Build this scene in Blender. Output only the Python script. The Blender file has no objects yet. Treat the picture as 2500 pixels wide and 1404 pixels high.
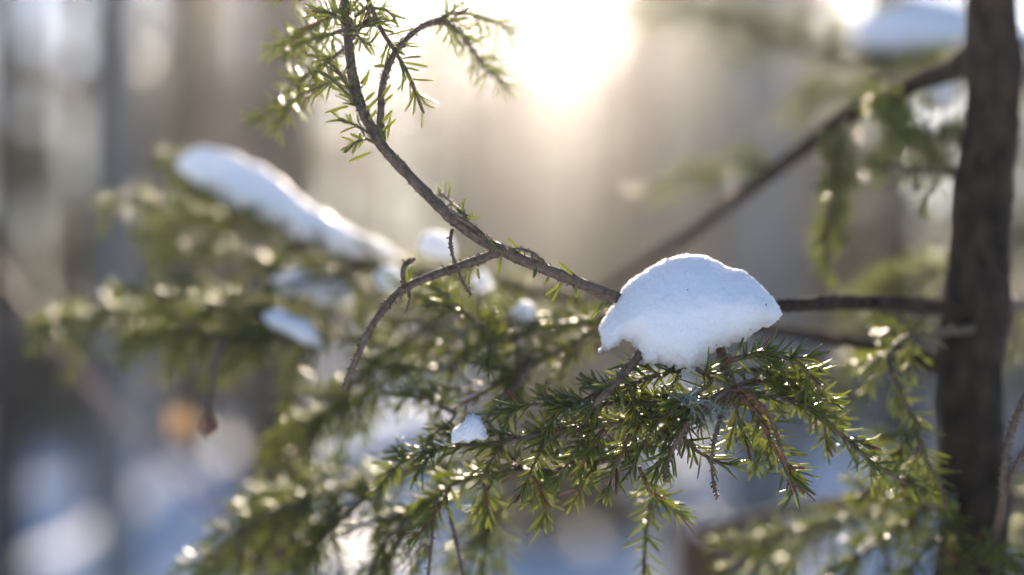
import bpy, math, random
import numpy as np
from mathutils import Vector, Matrix, noise

SC = bpy.context.scene
COL = SC.collection

# ------------------------------------------------------------------ camera, sky, sun, exposure
FOCUS = 0.625
CAM_Z = 1.35
K = 36.0 / 50.0 / 2500.0            # metres per photograph pixel at one metre


def at(px, py, d):
    """photograph pixel at depth d (metres in front of the camera) -> point in the place"""
    return Vector(((px - 1250.0) * K * d, d, CAM_Z - (py - 702.0) * K * d))


cam = bpy.data.cameras.new('camera')
cam.lens = 50.0
cam.sensor_width = 36.0
cam.clip_start = 0.02
cam.clip_end = 600.0
cam.dof.use_dof = True
cam.dof.focus_distance = FOCUS
cam.dof.aperture_fstop = 1.75
camo = bpy.data.objects.new('camera', cam)
camo.location = (0, 0, CAM_Z)
camo.rotation_euler = (math.radians(90), 0, 0)
COL.objects.link(camo)
SC.camera = camo

SUN_DIR = Vector((0.0420, 1.0, 0.31)).normalized()
SUN_EL = math.asin(SUN_DIR.z)
SUN_AZ = math.atan2(SUN_DIR.x, SUN_DIR.y)

world = bpy.data.worlds.new('World')
SC.world = world
world.use_nodes = True
wn = world.node_tree.nodes
bg = wn['Background']
sky = wn.new('ShaderNodeTexSky')
sky.sky_type = 'NISHITA'
sky.sun_disc = False
sky.sun_elevation = SUN_EL
sky.sun_rotation = SUN_AZ
sky.air_density = 1.0
sky.dust_density = 0.25
sky.ozone_density = 6.0
world.node_tree.links.new(sky.outputs[0], bg.inputs[0])
bg.inputs[1].default_value = 0.055

sun = bpy.data.lights.new('sun', 'SUN')
sun.energy = 5.0
sun.angle = math.radians(0.53)
sun.color = (1.0, 0.84, 0.66)
suno = bpy.data.objects.new('sun', sun)
suno.rotation_euler = (-SUN_DIR).to_track_quat('-Z', 'Y').to_euler()
suno.location = (0, 0, 20)
COL.objects.link(suno)

SC.view_settings.view_transform = 'Standard'
SC.view_settings.look = 'None'
SC.view_settings.gamma = 1.0
SC.view_settings.use_curve_mapping = False
SC.view_settings.exposure = 2.0

SC.render.engine = 'CYCLES'
cy = SC.cycles
cy.use_denoising = True
cy.denoiser = 'OPENIMAGEDENOISE'
cy.denoising_input_passes = 'RGB_ALBEDO_NORMAL'
cy.use_adaptive_sampling = False
cy.max_bounces = 6
cy.diffuse_bounces = 3
cy.glossy_bounces = 2
cy.transmission_bounces = 4
cy.volume_bounces = 0
cy.sample_clamp_indirect = 4.0
cy.sample_clamp_direct = 0.0
cy.caustics_reflective = False
cy.caustics_refractive = False

rng = np.random.default_rng(11)
random.seed(5)


# ------------------------------------------------------------------ materials
def new_mat(name):
    m = bpy.data.materials.new(name)
    m.use_nodes = True
    nt = m.node_tree
    return m, nt, nt.nodes['Principled BSDF'], nt.nodes['Material Output']


def ramp_noise(nt, scale, c0, c1, detail=4.0, lo=0.35, hi=0.65, coord='Object', stretch=None):
    tc = nt.nodes.new('ShaderNodeTexCoord')
    nz = nt.nodes.new('ShaderNodeTexNoise')
    nz.inputs['Scale'].default_value = scale
    nz.inputs['Detail'].default_value = detail
    if stretch:
        mp = nt.nodes.new('ShaderNodeMapping')
        mp.inputs['Scale'].default_value = stretch
        nt.links.new(tc.outputs[coord], mp.inputs[0])
        nt.links.new(mp.outputs[0], nz.inputs[0])
    else:
        nt.links.new(tc.outputs[coord], nz.inputs[0])
    rp = nt.nodes.new('ShaderNodeValToRGB')
    rp.color_ramp.elements[0].position = lo
    rp.color_ramp.elements[0].color = (*c0, 1)
    rp.color_ramp.elements[1].position = hi
    rp.color_ramp.elements[1].color = (*c1, 1)
    nt.links.new(nz.outputs[0], rp.inputs[0])
    return nz, rp


def bump(nt, b, src, strength, dist):
    bp = nt.nodes.new('ShaderNodeBump')
    bp.inputs['Strength'].default_value = strength
    bp.inputs['Distance'].default_value = dist
    nt.links.new(src, bp.inputs['Height'])
    nt.links.new(bp.outputs[0], b.inputs['Normal'])


def needle_material(name, c0, c1, tl, mix, rough, scale, spec=0.55):
    m, nt, b, out = new_mat(name)
    nz, rp = ramp_noise(nt, scale, c0, c1, 2.0)
    geo = nt.nodes.new('ShaderNodeNewGeometry')
    hs = nt.nodes.new('ShaderNodeHueSaturation')
    mr = nt.nodes.new('ShaderNodeMapRange')
    mr.inputs['To Min'].default_value = 0.465
    mr.inputs['To Max'].default_value = 0.525
    mv = nt.nodes.new('ShaderNodeMapRange')
    mv.inputs['To Min'].default_value = 1.35
    mv.inputs['To Max'].default_value = 0.65
    nt.links.new(geo.outputs['Random Per Island'], mr.inputs[0])
    nt.links.new(geo.outputs['Random Per Island'], mv.inputs[0])
    nt.links.new(mr.outputs[0], hs.inputs['Hue'])
    nt.links.new(mv.outputs[0], hs.inputs['Value'])
    nt.links.new(rp.outputs[0], hs.inputs['Color'])
    nt.links.new(hs.outputs[0], b.inputs['Base Color'])
    b.inputs['Roughness'].default_value = rough
    b.inputs['Specular IOR Level'].default_value = spec
    t = nt.nodes.new('ShaderNodeBsdfTranslucent')
    t.inputs['Color'].default_value = (*tl, 1)
    mx = nt.nodes.new('ShaderNodeMixShader')
    mx.inputs[0].default_value = mix
    nt.links.new(b.outputs[0], mx.inputs[1])
    nt.links.new(t.outputs[0], mx.inputs[2])
    nt.links.new(mx.outputs[0], out.inputs[0])
    return m


def bark_material(name, c0, c1, scale, bstr, bdist, rough=0.8, stretch=None):
    m, nt, b, out = new_mat(name)
    nz, rp = ramp_noise(nt, scale, c0, c1, 6.0, 0.3, 0.7, 'Object', stretch)
    nt.links.new(rp.outputs[0], b.inputs['Base Color'])
    b.inputs['Roughness'].default_value = rough
    b.inputs['Specular IOR Level'].default_value = 0.35
    bump(nt, b, nz.outputs[0], bstr, bdist)
    return m


def snow_material(name, sss, scale, bstr, bdist):
    m, nt, b, out = new_mat(name)
    nz, rp = ramp_noise(nt, scale, (0.84, 0.86, 0.89), (0.90, 0.91, 0.92), 8.0)
    nt.links.new(rp.outputs[0], b.inputs['Base Color'])
    b.inputs['Roughness'].default_value = 0.6
    b.inputs['Specular IOR Level'].default_value = 0.3
    if sss:
        b.inputs['Subsurface Weight'].default_value = 1.0
        b.inputs['Subsurface Radius'].default_value = (1.0, 0.95, 0.9)
        b.inputs['Subsurface Scale'].default_value = sss
    bump(nt, b, nz.outputs[0], bstr, bdist)
    return m


M_NEEDLE = needle_material('spruce_needle', (0.037, 0.058, 0.025), (0.084, 0.104, 0.040), (0.58, 0.62, 0.16), 0.51, 0.36, 30.0)
M_NEEDLE_FAR = needle_material('far_foliage', (0.028, 0.032, 0.018), (0.062, 0.060, 0.034), (0.32, 0.28, 0.12), 0.28, 0.35, 2.0)
M_NEEDLE_DRY = needle_material('dead_needle', (0.14, 0.055, 0.025), (0.20, 0.085, 0.035), (0.45, 0.20, 0.06), 0.25, 0.4, 30.0)
M_TWIG = bark_material('twig_bark', (0.070, 0.046, 0.030), (0.20, 0.138, 0.092), 420.0, 0.7, 0.0006, 0.65)
M_TWIG_RED = bark_material('young_twig_bark', (0.13, 0.055, 0.032), (0.24, 0.12, 0.075), 420.0, 0.6, 0.0005, 0.6)
M_TRUNK = bark_material('spruce_bark', (0.010, 0.007, 0.004), (0.064, 0.042, 0.024), 110.0, 1.0, 0.006, 0.9, (1, 1, 0.6))
M_PINE = bark_material('pine_bark', (0.030, 0.022, 0.016), (0.085, 0.058, 0.040), 6.0, 0.9, 0.03, 0.9, (1, 1, 0.35))
M_REDPINE = bark_material('red_pine_bark', (0.12, 0.062, 0.042), (0.26, 0.13, 0.085), 6.0, 0.8, 0.02, 0.85, (1, 1, 0.35))
M_GREY = bark_material('grey_bark', (0.11, 0.105, 0.10), (0.24, 0.23, 0.21), 9.0, 0.6, 0.01, 0.85, (1, 1, 0.3))
M_STUMP = bark_material('stump_bark', (0.07, 0.030, 0.014), (0.17, 0.075, 0.035), 14.0, 0.9, 0.01, 0.9, (1, 1, 0.35))
M_SHRUB = bark_material('red_shrub_bark', (0.13, 0.030, 0.022), (0.22, 0.055, 0.040), 60.0, 0.4, 0.001, 0.55)
M_SNOW = snow_material('packed_snow', 0.018, 1100.0, 0.75, 0.0009)
M_SNOW_FAR = snow_material('far_snow', 0.0, 60.0, 0.5, 0.01)
M_GROUND = snow_material('snow_cover', 0.0, 2.2, 0.6, 0.10)
M_LICHEN = bark_material('lichen', (0.15, 0.18, 0.155), (0.26, 0.30, 0.26), 300.0, 0.5, 0.0004, 0.8)
M_LEAF = needle_material('withered_leaf', (0.34, 0.22, 0.10), (0.44, 0.30, 0.15), (0.72, 0.58, 0.40), 0.55, 0.5, 60.0, 0.3)


# ------------------------------------------------------------------ mesh helpers
def np_mesh(name, verts, polys, mat, smooth=False):
    """verts (N,3); polys list of int arrays (M,k)"""
    me = bpy.data.meshes.new(name)
    verts = np.asarray(verts, dtype=np.float32)
    loops = np.concatenate([np.asarray(p, dtype=np.int32).ravel() for p in polys if len(p)])
    tot = np.concatenate([np.full(len(p), np.asarray(p).shape[1], dtype=np.int32) for p in polys if len(p)])
    start = np.concatenate([[0], np.cumsum(tot)[:-1]]).astype(np.int32)
    me.vertices.add(len(verts))
    me.vertices.foreach_set('co', verts.ravel())
    me.loops.add(len(loops))
    me.loops.foreach_set('vertex_index', loops)
    me.polygons.add(len(tot))
    me.polygons.foreach_set('loop_start', start)
    if smooth:
        me.polygons.foreach_set('use_smooth', np.ones(len(tot), dtype=bool))
    me.update(calc_edges=True)
    me.validate()
    me.materials.append(mat)
    return me


def link(name, me, parent=None, kind=None, world_parent=None):
    o = bpy.data.objects.new(name, me)
    COL.objects.link(o)
    if parent is not None:
        o.parent = parent
        if world_parent is not None:
            o.matrix_parent_inverse = Matrix.Translation(-Vector(world_parent))
    if kind:
        o['kind'] = kind
    return o


def tag(o, label, cat, group=None):
    o['label'] = label
    o['category'] = cat
    if group:
        o['group'] = group
    return o


def thing(name, loc, label, cat, group=None):
    o = bpy.data.objects.new(name, None)
    o.location = loc
    o.empty_display_size = 0.05
    COL.objects.link(o)
    return tag(o, label, cat, group)


def smooth_line(pts, step):
    """Catmull-Rom through pts (list of (point, value)), resampled about every step"""
    P = [np.array(p, dtype=float) for p in pts]
    if len(P) == 2:
        P = [P[0], P[0] * 0.5 + P[1] * 0.5, P[1]]
    P = [2 * P[0] - P[1]] + P + [2 * P[-1] - P[-2]]
    out = []
    for i in range(1, len(P) - 2):
        a, b, c, d = P[i - 1:i + 3]
        n = max(1, int(np.linalg.norm((c - b)[:3]) / step))
        for k in range(n):
            t = k / n
            out.append(0.5 * ((2 * b) + (c - a) * t + (2 * a - 5 * b + 4 * c - d) * t * t + (3 * b - a - 3 * c + d) * t ** 3))
    out.append(P[-2])
    return np.array(out)


def frames(P):
    T = np.gradient(P, axis=0)
    T /= np.linalg.norm(T, axis=1)[:, None] + 1e-12
    N = np.zeros_like(T)
    n = np.cross(T[0], [0.31, 0.2, 0.93])
    if np.linalg.norm(n) < 1e-3:
        n = np.cross(T[0], [1, 0, 0])
    n /= np.linalg.norm(n)
    for i in range(len(P)):
        n = n - T[i] * np.dot(n, T[i])
        n /= np.linalg.norm(n) + 1e-12
        N[i] = n
    return T, N, np.cross(T, N)


def tube(P, R, sides=8, rough=0.0, seed=0, freq=400.0):
    """closed tapered tube -> verts, [quads, tris]"""
    P = np.asarray(P, float)
    R = np.asarray(R, float)
    T, N, B = frames(P)
    a = np.linspace(0, 2 * np.pi, sides, endpoint=False)
    V = (P[:, None, :] + R[:, None, None] * (np.cos(a)[None, :, None] * N[:, None, :] + np.sin(a)[None, :, None] * B[:, None, :]))
    n = len(P)
    if rough > 0:
        for i in range(n):
            for k in range(sides):
                v = Vector(V[i, k] * freq) + Vector((seed * 3.1, 0, 0))
                f = 1.0 + rough * noise.noise(v) + rough * 0.6 * noise.noise(v * 2.3)
                V[i, k] = P[i] + (V[i, k] - P[i]) * f
    V = V.reshape(-1, 3)
    i = np.arange(n - 1)[:, None]
    k = np.arange(sides)[None, :]
    k2 = (k + 1) % sides
    q = np.stack([i * sides + k, i * sides + k2, (i + 1) * sides + k2, (i + 1) * sides + k], -1).reshape(-1, 4)
    V = np.vstack([V, P[0] - T[0] * R[0] * 0.3, P[-1] + T[-1] * R[-1] * 0.8])
    kk = np.arange(sides)
    c0 = np.stack([np.full(sides, n * sides), (kk + 1) % sides, kk], -1)
    e = (n - 1) * sides
    c1 = np.stack([np.full(sides, n * sides + 1), e + kk, e + (kk + 1) % sides], -1)
    return V, q, np.vstack([c0, c1])


def merge(parts):
    """list of (V, q, t) -> V, q, t"""
    V, Q, Tt, off = [], [], [], 0
    for v, q, t in parts:
        V.append(v)
        if len(q):
            Q.append(q + off)
        if len(t):
            Tt.append(t + off)
        off += len(v)
    return np.vstack(V), (np.vstack(Q) if Q else np.zeros((0, 4), int)), (np.vstack(Tt) if Tt else np.zeros((0, 3), int))


# one needle: four-sided, blunt, slightly bent; unit length along z, unit width
def needle_template(fine=True):
    rings = [(0.0, 0.45), (0.12, 0.95), (0.55, 1.0), (0.88, 0.72)] if fine else [(0.0, 0.6), (0.55, 1.0), (0.88, 0.7)]
    V, Q, Tt = [], [], []
    for t, w in rings:
        bx = 0.10 * t * t
        for x, y in ((0.5, 0), (0, 0.36), (-0.5, 0), (0, -0.36)):
            V.append((x * w, y * w, t, bx))
    V.append((0, 0, 1.0, 0.10))
    n = len(rings)
    for i in range(n - 1):
        for k in range(4):
            Q.append((i * 4 + k, i * 4 + (k + 1) % 4, (i + 1) * 4 + (k + 1) % 4, (i + 1) * 4 + k))
    for k in range(4):
        Tt.append(((n - 1) * 4 + k, (n - 1) * 4 + (k + 1) % 4, n * 4))
    return np.array(V), np.array(Q), np.array(Tt)


NT_FINE = needle_template(True)
NT_COARSE = needle_template(False)


def needles_mesh(name, A, fine, mat):
    """A: (n, 14) rows = base3, dir3, side3, length, width, bend, ..."""
    TV, TQ, TT = NT_FINE if fine else NT_COARSE
    base, D, S = A[:, 0:3], A[:, 3:6], A[:, 6:9]
    L, W, bend = A[:, 9], A[:, 10], A[:, 11]
    U = np.cross(D, S)
    V = (base[:, None, :] + D[:, None, :] * (TV[None, :, 2, None] * L[:, None, None])
         + S[:, None, :] * (TV[None, :, 0, None] * W[:, None, None])
         + U[:, None, :] * (TV[None, :, 1, None] * W[:, None, None] + TV[None, :, 3, None] * (bend * L)[:, None, None]))
    nv = len(TV)
    off = (np.arange(len(A)) * nv)[:, None, None]
    return np_mesh(name, V.reshape(-1, 3), [(TQ[None] + off).reshape(-1, 4), (TT[None] + off).reshape(-1, 3)], mat)


DOWN = np.array([0, 0, -1.0])


def needle_rows(P, density, nlen, ang=52.0, width=0.00125, r=0.0007, under=0.55, jitter=0.25, tip=True, start=0.0):
    """needles spiralling round a twig line P"""
    seg = np.linalg.norm(np.diff(P, axis=0), axis=1)
    S = np.concatenate([[0], np.cumsum(seg)])
    Ltot = S[-1]
    n = max(4, int(Ltot * (1 - start) * density))
    s = np.sort(rng.uniform(start, 1.0, n)) * Ltot
    C = np.stack([np.interp(s, S, P[:, k]) for k in range(3)], 1)
    T, N, B = frames(P)
    Ti = np.stack([np.interp(s, S, T[:, k]) for k in range(3)], 1)
    Ni = np.stack([np.interp(s, S, N[:, k]) for k in range(3)], 1)
    Ti /= np.linalg.norm(Ti, axis=1)[:, None]
    Ni -= Ti * np.sum(Ni * Ti, 1)[:, None]
    Ni /= np.linalg.norm(Ni, axis=1)[:, None] + 1e-9
    Bi = np.cross(Ti, Ni)
    phi = np.arange(n) * 2.39996 + rng.normal(0, 0.35, n)
    Rd = np.cos(phi)[:, None] * Ni + np.sin(phi)[:, None] * Bi
    # needles that grow underneath sweep out to the sides
    dn = np.sum(Rd * DOWN, 1)
    Rd = Rd - DOWN * (np.maximum(dn, 0) * under)[:, None]
    Rd /= np.linalg.norm(Rd, axis=1)[:, None] + 1e-9
    a = np.radians(ang + rng.normal(0, 9, n))
    rem = (Ltot - s) / max(nlen, 1e-6)
    a *= np.clip(0.45 + rem * 0.4, 0.45, 1.0) if tip else 1.0
    D = np.cos(a)[:, None] * Ti + np.sin(a)[:, None] * Rd
    D += rng.normal(0, 0.07, D.shape)
    D /= np.linalg.norm(D, axis=1)[:, None]
    side = np.cross(D, Rd)
    side /= np.linalg.norm(side, axis=1)[:, None] + 1e-9
    rot = rng.normal(0, 0.5, n)
    side = side * np.cos(rot)[:, None] + np.cross(D, side) * np.sin(rot)[:, None]
    L = nlen * 0.92 * np.clip(1 + rng.normal(0, jitter * 0.8, n), 0.4, 1.4)
    if tip:
        L *= np.clip(0.7 + rem * 0.25, 0.7, 1.0)
    W = width * np.clip(1 + rng.normal(0, 0.12, n), 0.7, 1.4)
    bend = rng.normal(-0.5, 0.6, n)
    return np.column_stack([C + Rd * r, D, side, L, W, bend])


# ------------------------------------------------------------------ the young spruce in front: collects branches
class Bough:
    def __init__(self, seed):
        self.axis = []      # (V,q,t)
        self.twigs = []     # list of (mesh data, material)
        self.rows = []      # needle rows
        self.seed = seed
        self.extra = 0

    def wood(self, P, R, sides, rough=0.12, axis=False, mat=None, pegs=0.0):
        v, q, t = tube(P, R, sides, rough, self.seed + len(self.twigs), 500.0)
        bits = [(v, q, t)]
        if pegs > 0:
            rows = needle_rows(P, pegs, 0.0013, 58, 0.0011, 0.0, 0.0, 0.35, False)
            idx = np.clip((rng.random(len(rows)) * len(P)).astype(int), 0, len(P) - 1)
            # sit each leaf cushion on the bark
            near = np.argmin(((rows[:, None, 0:3] - P[None]) ** 2).sum(2), axis=1)
            T, N, B = frames(P)
            rad = rows[:, 3:6] - T[near] * np.sum(rows[:, 3:6] * T[near], 1)[:, None]
            rad /= np.linalg.norm(rad, axis=1)[:, None] + 1e-9
            rows[:, 0:3] += rad * (np.asarray(R)[near] * 0.9)[:, None]
            TV, TQ, TT = NT_COARSE
            D, S = rows[:, 3:6], rows[:, 6:9]
            U = np.cross(D, S)
            V = (rows[:, None, 0:3] + D[:, None] * (TV[None, :, 2, None] * rows[:, 9][:, None, None])
                 + S[:, None] * (TV[None, :, 0, None] * rows[:, 10][:, None, None])
                 + U[:, None] * (TV[None, :, 1, None] * rows[:, 10][:, None, None]))
            off = (np.arange(len(rows)) * len(TV))[:, None, None]
            bits.append((V.reshape(-1, 3), (TQ[None] + off).reshape(-1, 4), (TT[None] + off).reshape(-1, 3)))
        if axis:
            self.axis += bits
        else:
            self.twigs.append((merge(bits), mat or M_TWIG))

    def shoot(self, P, r0, r1, density=1350, nlen=0.0125, ang=52, start=0.0, sides=6, mat=None, pegs=0.0, width=0.00125, under=0.55, axis=False, rough=0.12):
        R = np.linspace(r0, r1, len(P))
        if axis:
            R = R * (1 + 0.7 * np.exp(-np.arange(len(P)) * 0.22))
        self.wood(P, R, sides, rough, axis, mat, pegs)
        if density > 0:
            self.rows.append(needle_rows(P, density, nlen, ang, width, r0 * 0.6, under, 0.25, True, start))

    def spray(self, pts, r0, r1, side_len, spacing, density=1200, nlen=0.012, droop=0.35, order=1, start=0.1, depth=0.6, nstart=0.05, axis=False, mat=None, ang=52, taper=0.7, forward=48, more=None):
        """a main axis with side shoots left and right; pts are photograph pixels with depth"""
        P = smooth_line([at(*p) for p in pts], 0.004)
        for k in range(self.extra if more is None else more):
            # a younger spray grows beside it from the same origin
            n = len(pts)
            ox, oy, od = rng.normal(0, 42), rng.normal(18, 38), rng.normal(0.0, 0.028)
            j0 = n // 2 if axis else 0
            q = [(p[0] + ox * (i / (n - j0)), p[1] + oy * (i / (n - j0)), p[2] + od * (i / (n - j0))) for i, p in enumerate(pts[j0:])]
            if len(q) > 1:
                Q = smooth_line([at(*p) for p in q], 0.004)
                self.shoot(Q, r1 * 1.1, r1 * 0.8, density, nlen, ang, 0.1, 6, mat)
                self.sides(Q, r1, side_len * 0.8, spacing * 1.15, density, nlen, droop, order, max(start * 0.5, 0.1), depth, mat, taper, forward)
        self.shoot(P, r0, r1, density, nlen, ang, nstart, 7, mat, 0.0, axis=axis)
        self.sides(P, r1 * 1.1, side_len, spacing, density, nlen, droop, order, start, depth, mat, taper, forward)

    def sides(self, P, r, side_len, spacing, density, nlen, droop, order, start, depth, mat, taper, forward=48):
        seg = np.linalg.norm(np.diff(P, axis=0), axis=1)
        S = np.concatenate([[0], np.cumsum(seg)])
        Lt = S[-1]
        T, N, B = frames(P)
        s = start * Lt
        sgn = 1 if rng.random() > 0.5 else -1
        while s < Lt * 0.97:
            u = s / Lt
            ln = side_len * (1 - taper * u) * rng.uniform(0.65, 1.2)
            i = int(np.clip(np.searchsorted(S, s), 0, len(P) - 1))
            t = T[i]
            lat = np.cross(t, [0, 0, 1.0])
            lat /= np.linalg.norm(lat) + 1e-9
            a = math.radians(forward + rng.normal(0, 8))
            d = t * math.cos(a) + lat * sgn * math.sin(a) * depth + np.array([0, 0, 1.0]) * rng.normal(0, 0.12)
            # the rest of the spread goes up and down across the view
            vert = np.cross(lat, t)
            d = d + vert * sgn * math.sin(a) * math.sqrt(max(0, 1 - depth * depth)) * rng.uniform(0.5, 1.0)
            d /= np.linalg.norm(d)
            m = max(4, int(ln / 0.004))
            pts = [P[i]]
            cur = P[i].copy()
            dv = d.copy()
            wob = rng.normal(0, 0.05, 3)
            for k in range(m):
                dv = dv + DOWN * droop * 0.9 / m + wob / m + rng.normal(0, 0.025, 3)
                dv /= np.linalg.norm(dv)
                cur = cur + dv * ln / m
                pts.append(cur.copy())
            Q = np.array(pts)
            self.shoot(Q, r * 0.85, r * 0.55, density, nlen * rng.uniform(0.88, 1.08), 52, 0.0, 5, mat)
            if order > 1 and ln > 0.03:
                self.sides(Q, r * 0.8, ln * 0.55, spacing * 0.9, density, nlen * 0.95, droop, order - 1, 0.25, depth, mat, taper, forward)
            sgn = -sgn
            s += spacing * rng.uniform(0.65, 1.35)

    def build(self, tree, base, name='branch', label=None, fine=True, axis_mat=None):
        V, q, t = merge(self.axis)
        o = link(name, np_mesh(name, V, [q, t], axis_mat or M_TWIG, True), tree, None, base)
        if label:
            o['label'] = label
        for (v, q, t), mt in self.twigs:
            link('twig', np_mesh('twig', v, [q, t], mt, True), o)
        return o


# ------------------------------------------------------------------ setting: snow ground
def build_ground():
    xs = np.unique(np.concatenate([np.linspace(-130, -30, 18), np.linspace(-30, 30, 121), np.linspace(30, 130, 18)]))
    ys = np.unique(np.concatenate([np.linspace(-130, -8, 22), np.linspace(-8, 45, 150), np.linspace(45, 150, 26)]))
    X, Y = np.meshgrid(xs, ys, indexing='xy')
    Z = np.zeros_like(X)
    for j in range(Z.shape[0]):
        for i in range(Z.shape[1]):
            p = Vector((X[j, i], Y[j, i], 0.0))
            Z[j, i] = 0.16 * noise.noise(p * 0.35) + 0.07 * noise.noise(p * 1.1) + 0.35 * noise.noise(p * 0.07)
    Z -= np.clip((4 - np.hypot(X, Y)) / 4, 0, 1) * Z
    n, m = Z.shape
    i = np.arange(n - 1)[:, None]
    k = np.arange(m - 1)[None, :]
    q = np.stack([i * m + k, i * m + k + 1, (i + 1) * m + k + 1, (i + 1) * m + k], -1).reshape(-1, 4)
    V = np.stack([X, Y, Z], -1).reshape(-1, 3)
    return link('ground', np_mesh('ground', V, [q], M_GROUND, True), None, 'structure')


build_ground()


def in_corridor(P, rad=0.45):
    """points that would stand in the gap through which the sun reaches the front branches"""
    o = np.array([0.02, 0.0, CAM_Z])
    d = np.array(SUN_DIR)
    w = P - o
    s = w @ d
    dist = np.linalg.norm(w - s[:, None] * d[None], axis=1)
    return (dist < rad) & (s > 0)


# ------------------------------------------------------------------ background trees
def leaf_cloud(C, size, flat=0.5):
    """bent diamond tufts at points C"""
    n = len(C)
    D = rng.normal(0, 1, (n, 3))
    D[:, 2] = D[:, 2] * flat - 0.35
    D /= np.linalg.norm(D, axis=1)[:, None]
    S = np.cross(D, rng.normal(0, 1, (n, 3)))
    S /= np.linalg.norm(S, axis=1)[:, None]
    L = (size * rng.uniform(0.6, 1.5, n))[:, None]
    W = L * rng.uniform(0.18, 0.34, n)[:, None]
    U = np.cross(D, S)
    V = np.stack([C - D * L * 0.5, C + S * W + U * W * 0.3, C + D * L * 0.5, C - S * W + U * W * 0.3], 1).reshape(-1, 3)
    i = np.arange(n)[:, None] * 4
    return V, np.hstack([i, i + 1, i + 2]), np.hstack([i, i + 2, i + 3])


def clumpy(C, size, keep=-0.08):
    """thin the foliage into clumps with open gaps between"""
    return C[np.array([noise.noise(Vector(p) / size) > keep for p in C], bool)]


def spruce_points(h, r, z0, count, gap=0.5):
    """points of a spruce crown: drooping whorls of boughs with gaps between"""
    out = []
    wood = []
    z = z0
    nb = 0
    per = []
    while z < h - 0.05:
        f = 1 - (z - z0) / (h - z0)
        for k in range(rng.integers(4, 7)):
            az = rng.uniform(0, 2 * np.pi)
            L = r * (0.12 + 0.88 * f) * rng.uniform(0.6, 1.1)
            per.append((z + rng.normal(0, 0.03 * h), az, L))
        z += max(0.14, h * 0.038) * rng.uniform(0.7, 1.3)
    tot = sum(p[2] for p in per)
    for z, az, L in per:
        n = max(3, int(count * L / tot))
        t = rng.uniform(0.08, 1, n) ** 0.8
        zz = z + L * (0.12 * t - 0.42 * t * t)
        side = rng.normal(0, 0.16 * L, n) * (1.1 - 0.6 * t)
        out.append(np.stack([np.cos(az) * t * L - np.sin(az) * side, np.sin(az) * t * L + np.cos(az) * side,
                             zz - np.abs(rng.normal(0, 0.05 * L + 0.02, n))], 1))
        tt = np.linspace(0, 0.9, 5)
        wood.append(np.stack([np.cos(az) * tt * L, np.sin(az) * tt * L, z + L * (0.12 * tt - 0.42 * tt * tt)], 1))
    return np.vstack(out), wood


def trunk_mesh(base, h, r0, r1, mat, lean=0.0, sides=16, wob=0.02):
    n = max(8, int(h / 0.5))
    t = np.linspace(0, 1, n)
    P = np.stack([base[0] + lean * t * h + wob * np.sin(t * 5 + base[0]), base[1] + wob * np.cos(t * 4 + base[1]), base[2] - 0.25 + t * (h + 0.25)], 1)
    R = r0 + (r1 - r0) * t
    R[0] *= 1.35
    return tube(P, R, sides, 0.10, int(base[0] * 7) % 50, 6.0)


def bg_spruce(px, d, h, r, z0, count, size, tr, label, group, mat=None):
    base = np.array([(px - 1250) * K * d, d, -0.05])
    root = thing('spruce_tree', base, label, 'tree', group)
    v, q, t = trunk_mesh(base, h, tr, tr * 0.15, M_TRUNK)
    link('trunk', np_mesh('trunk', v, [q, t], M_TRUNK, True), root, None, base)
    C, wood = spruce_points(h, r, z0, count)
    C = C + base
    C = C[~in_corridor(C)]
    if d > 8:
        C = clumpy(C, 0.045 * d, -0.05)
    bits = []
    for w in wood:
        w = w + base
        if in_corridor(w, 0.45).any():
            continue
        bits.append(tube(w, np.linspace(tr * 0.22, tr * 0.06, len(w)), 4))
    v, q, t = merge(bits)
    link('boughs', np_mesh('boughs', v, [q, t], M_TRUNK, True), root, 'stuff', base)
    v, a, b = leaf_cloud(C, size)
    link('crown', np_mesh('crown', v, [a, b], mat or M_NEEDLE_FAR), root, 'stuff', base)
    return root


def bg_pine(px, d, w_px, mat, label, group, h=11.0, lean=0.0, dead=6, name='pine_tree', crown=True):
    base = np.array([(px - 1250) * K * d, d, -0.05])
    r = w_px * K * d / 2
    root = thing(name, base, label, 'tree', group)
    v, q, t = trunk_mesh(base, h, r, r * 0.55, mat, lean)
    link('trunk', np_mesh('trunk', v, [q, t], mat, True), root, None, base)
    for k in range(dead):
        z = rng.uniform(1.0, min(h * 0.6, 5.5))
        az = rng.uniform(0, 2 * np.pi)
        L = rng.uniform(0.35, 1.1)
        tt = np.linspace(0, 1, 6)
        P = np.stack([base[0] + lean * z + np.cos(az) * tt * L, base[1] + np.sin(az) * tt * L, z + L * (0.10 * tt - 0.25 * tt * tt) + 0.02 * np.sin(tt * 9)], 1)
        if in_corridor(P, 0.4).any():
            continue
        v, q, t = tube(P, np.linspace(r * 0.10 + 0.004, 0.003, 6), 5)
        link('dead_branch', np_mesh('dead_branch', v, [q, t], mat, True), root, None, base)
    if crown:
        n = 1400
        C = rng.normal(0, 1, (n, 3))
        C /= np.linalg.norm(C, axis=1)[:, None]
        C *= (rng.uniform(0.3, 1, n) ** 0.4)[:, None]
        C = C * np.array([1.7, 1.7, 2.2]) + base + np.array([lean * h, 0, h])
        C = C[~in_corridor(C, 0.8)]
        v, a, b = leaf_cloud(C, 0.28)
        link('crown', np_mesh('crown', v, [a, b], M_NEEDLE_FAR), root, 'stuff', base)
    return root


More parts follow.
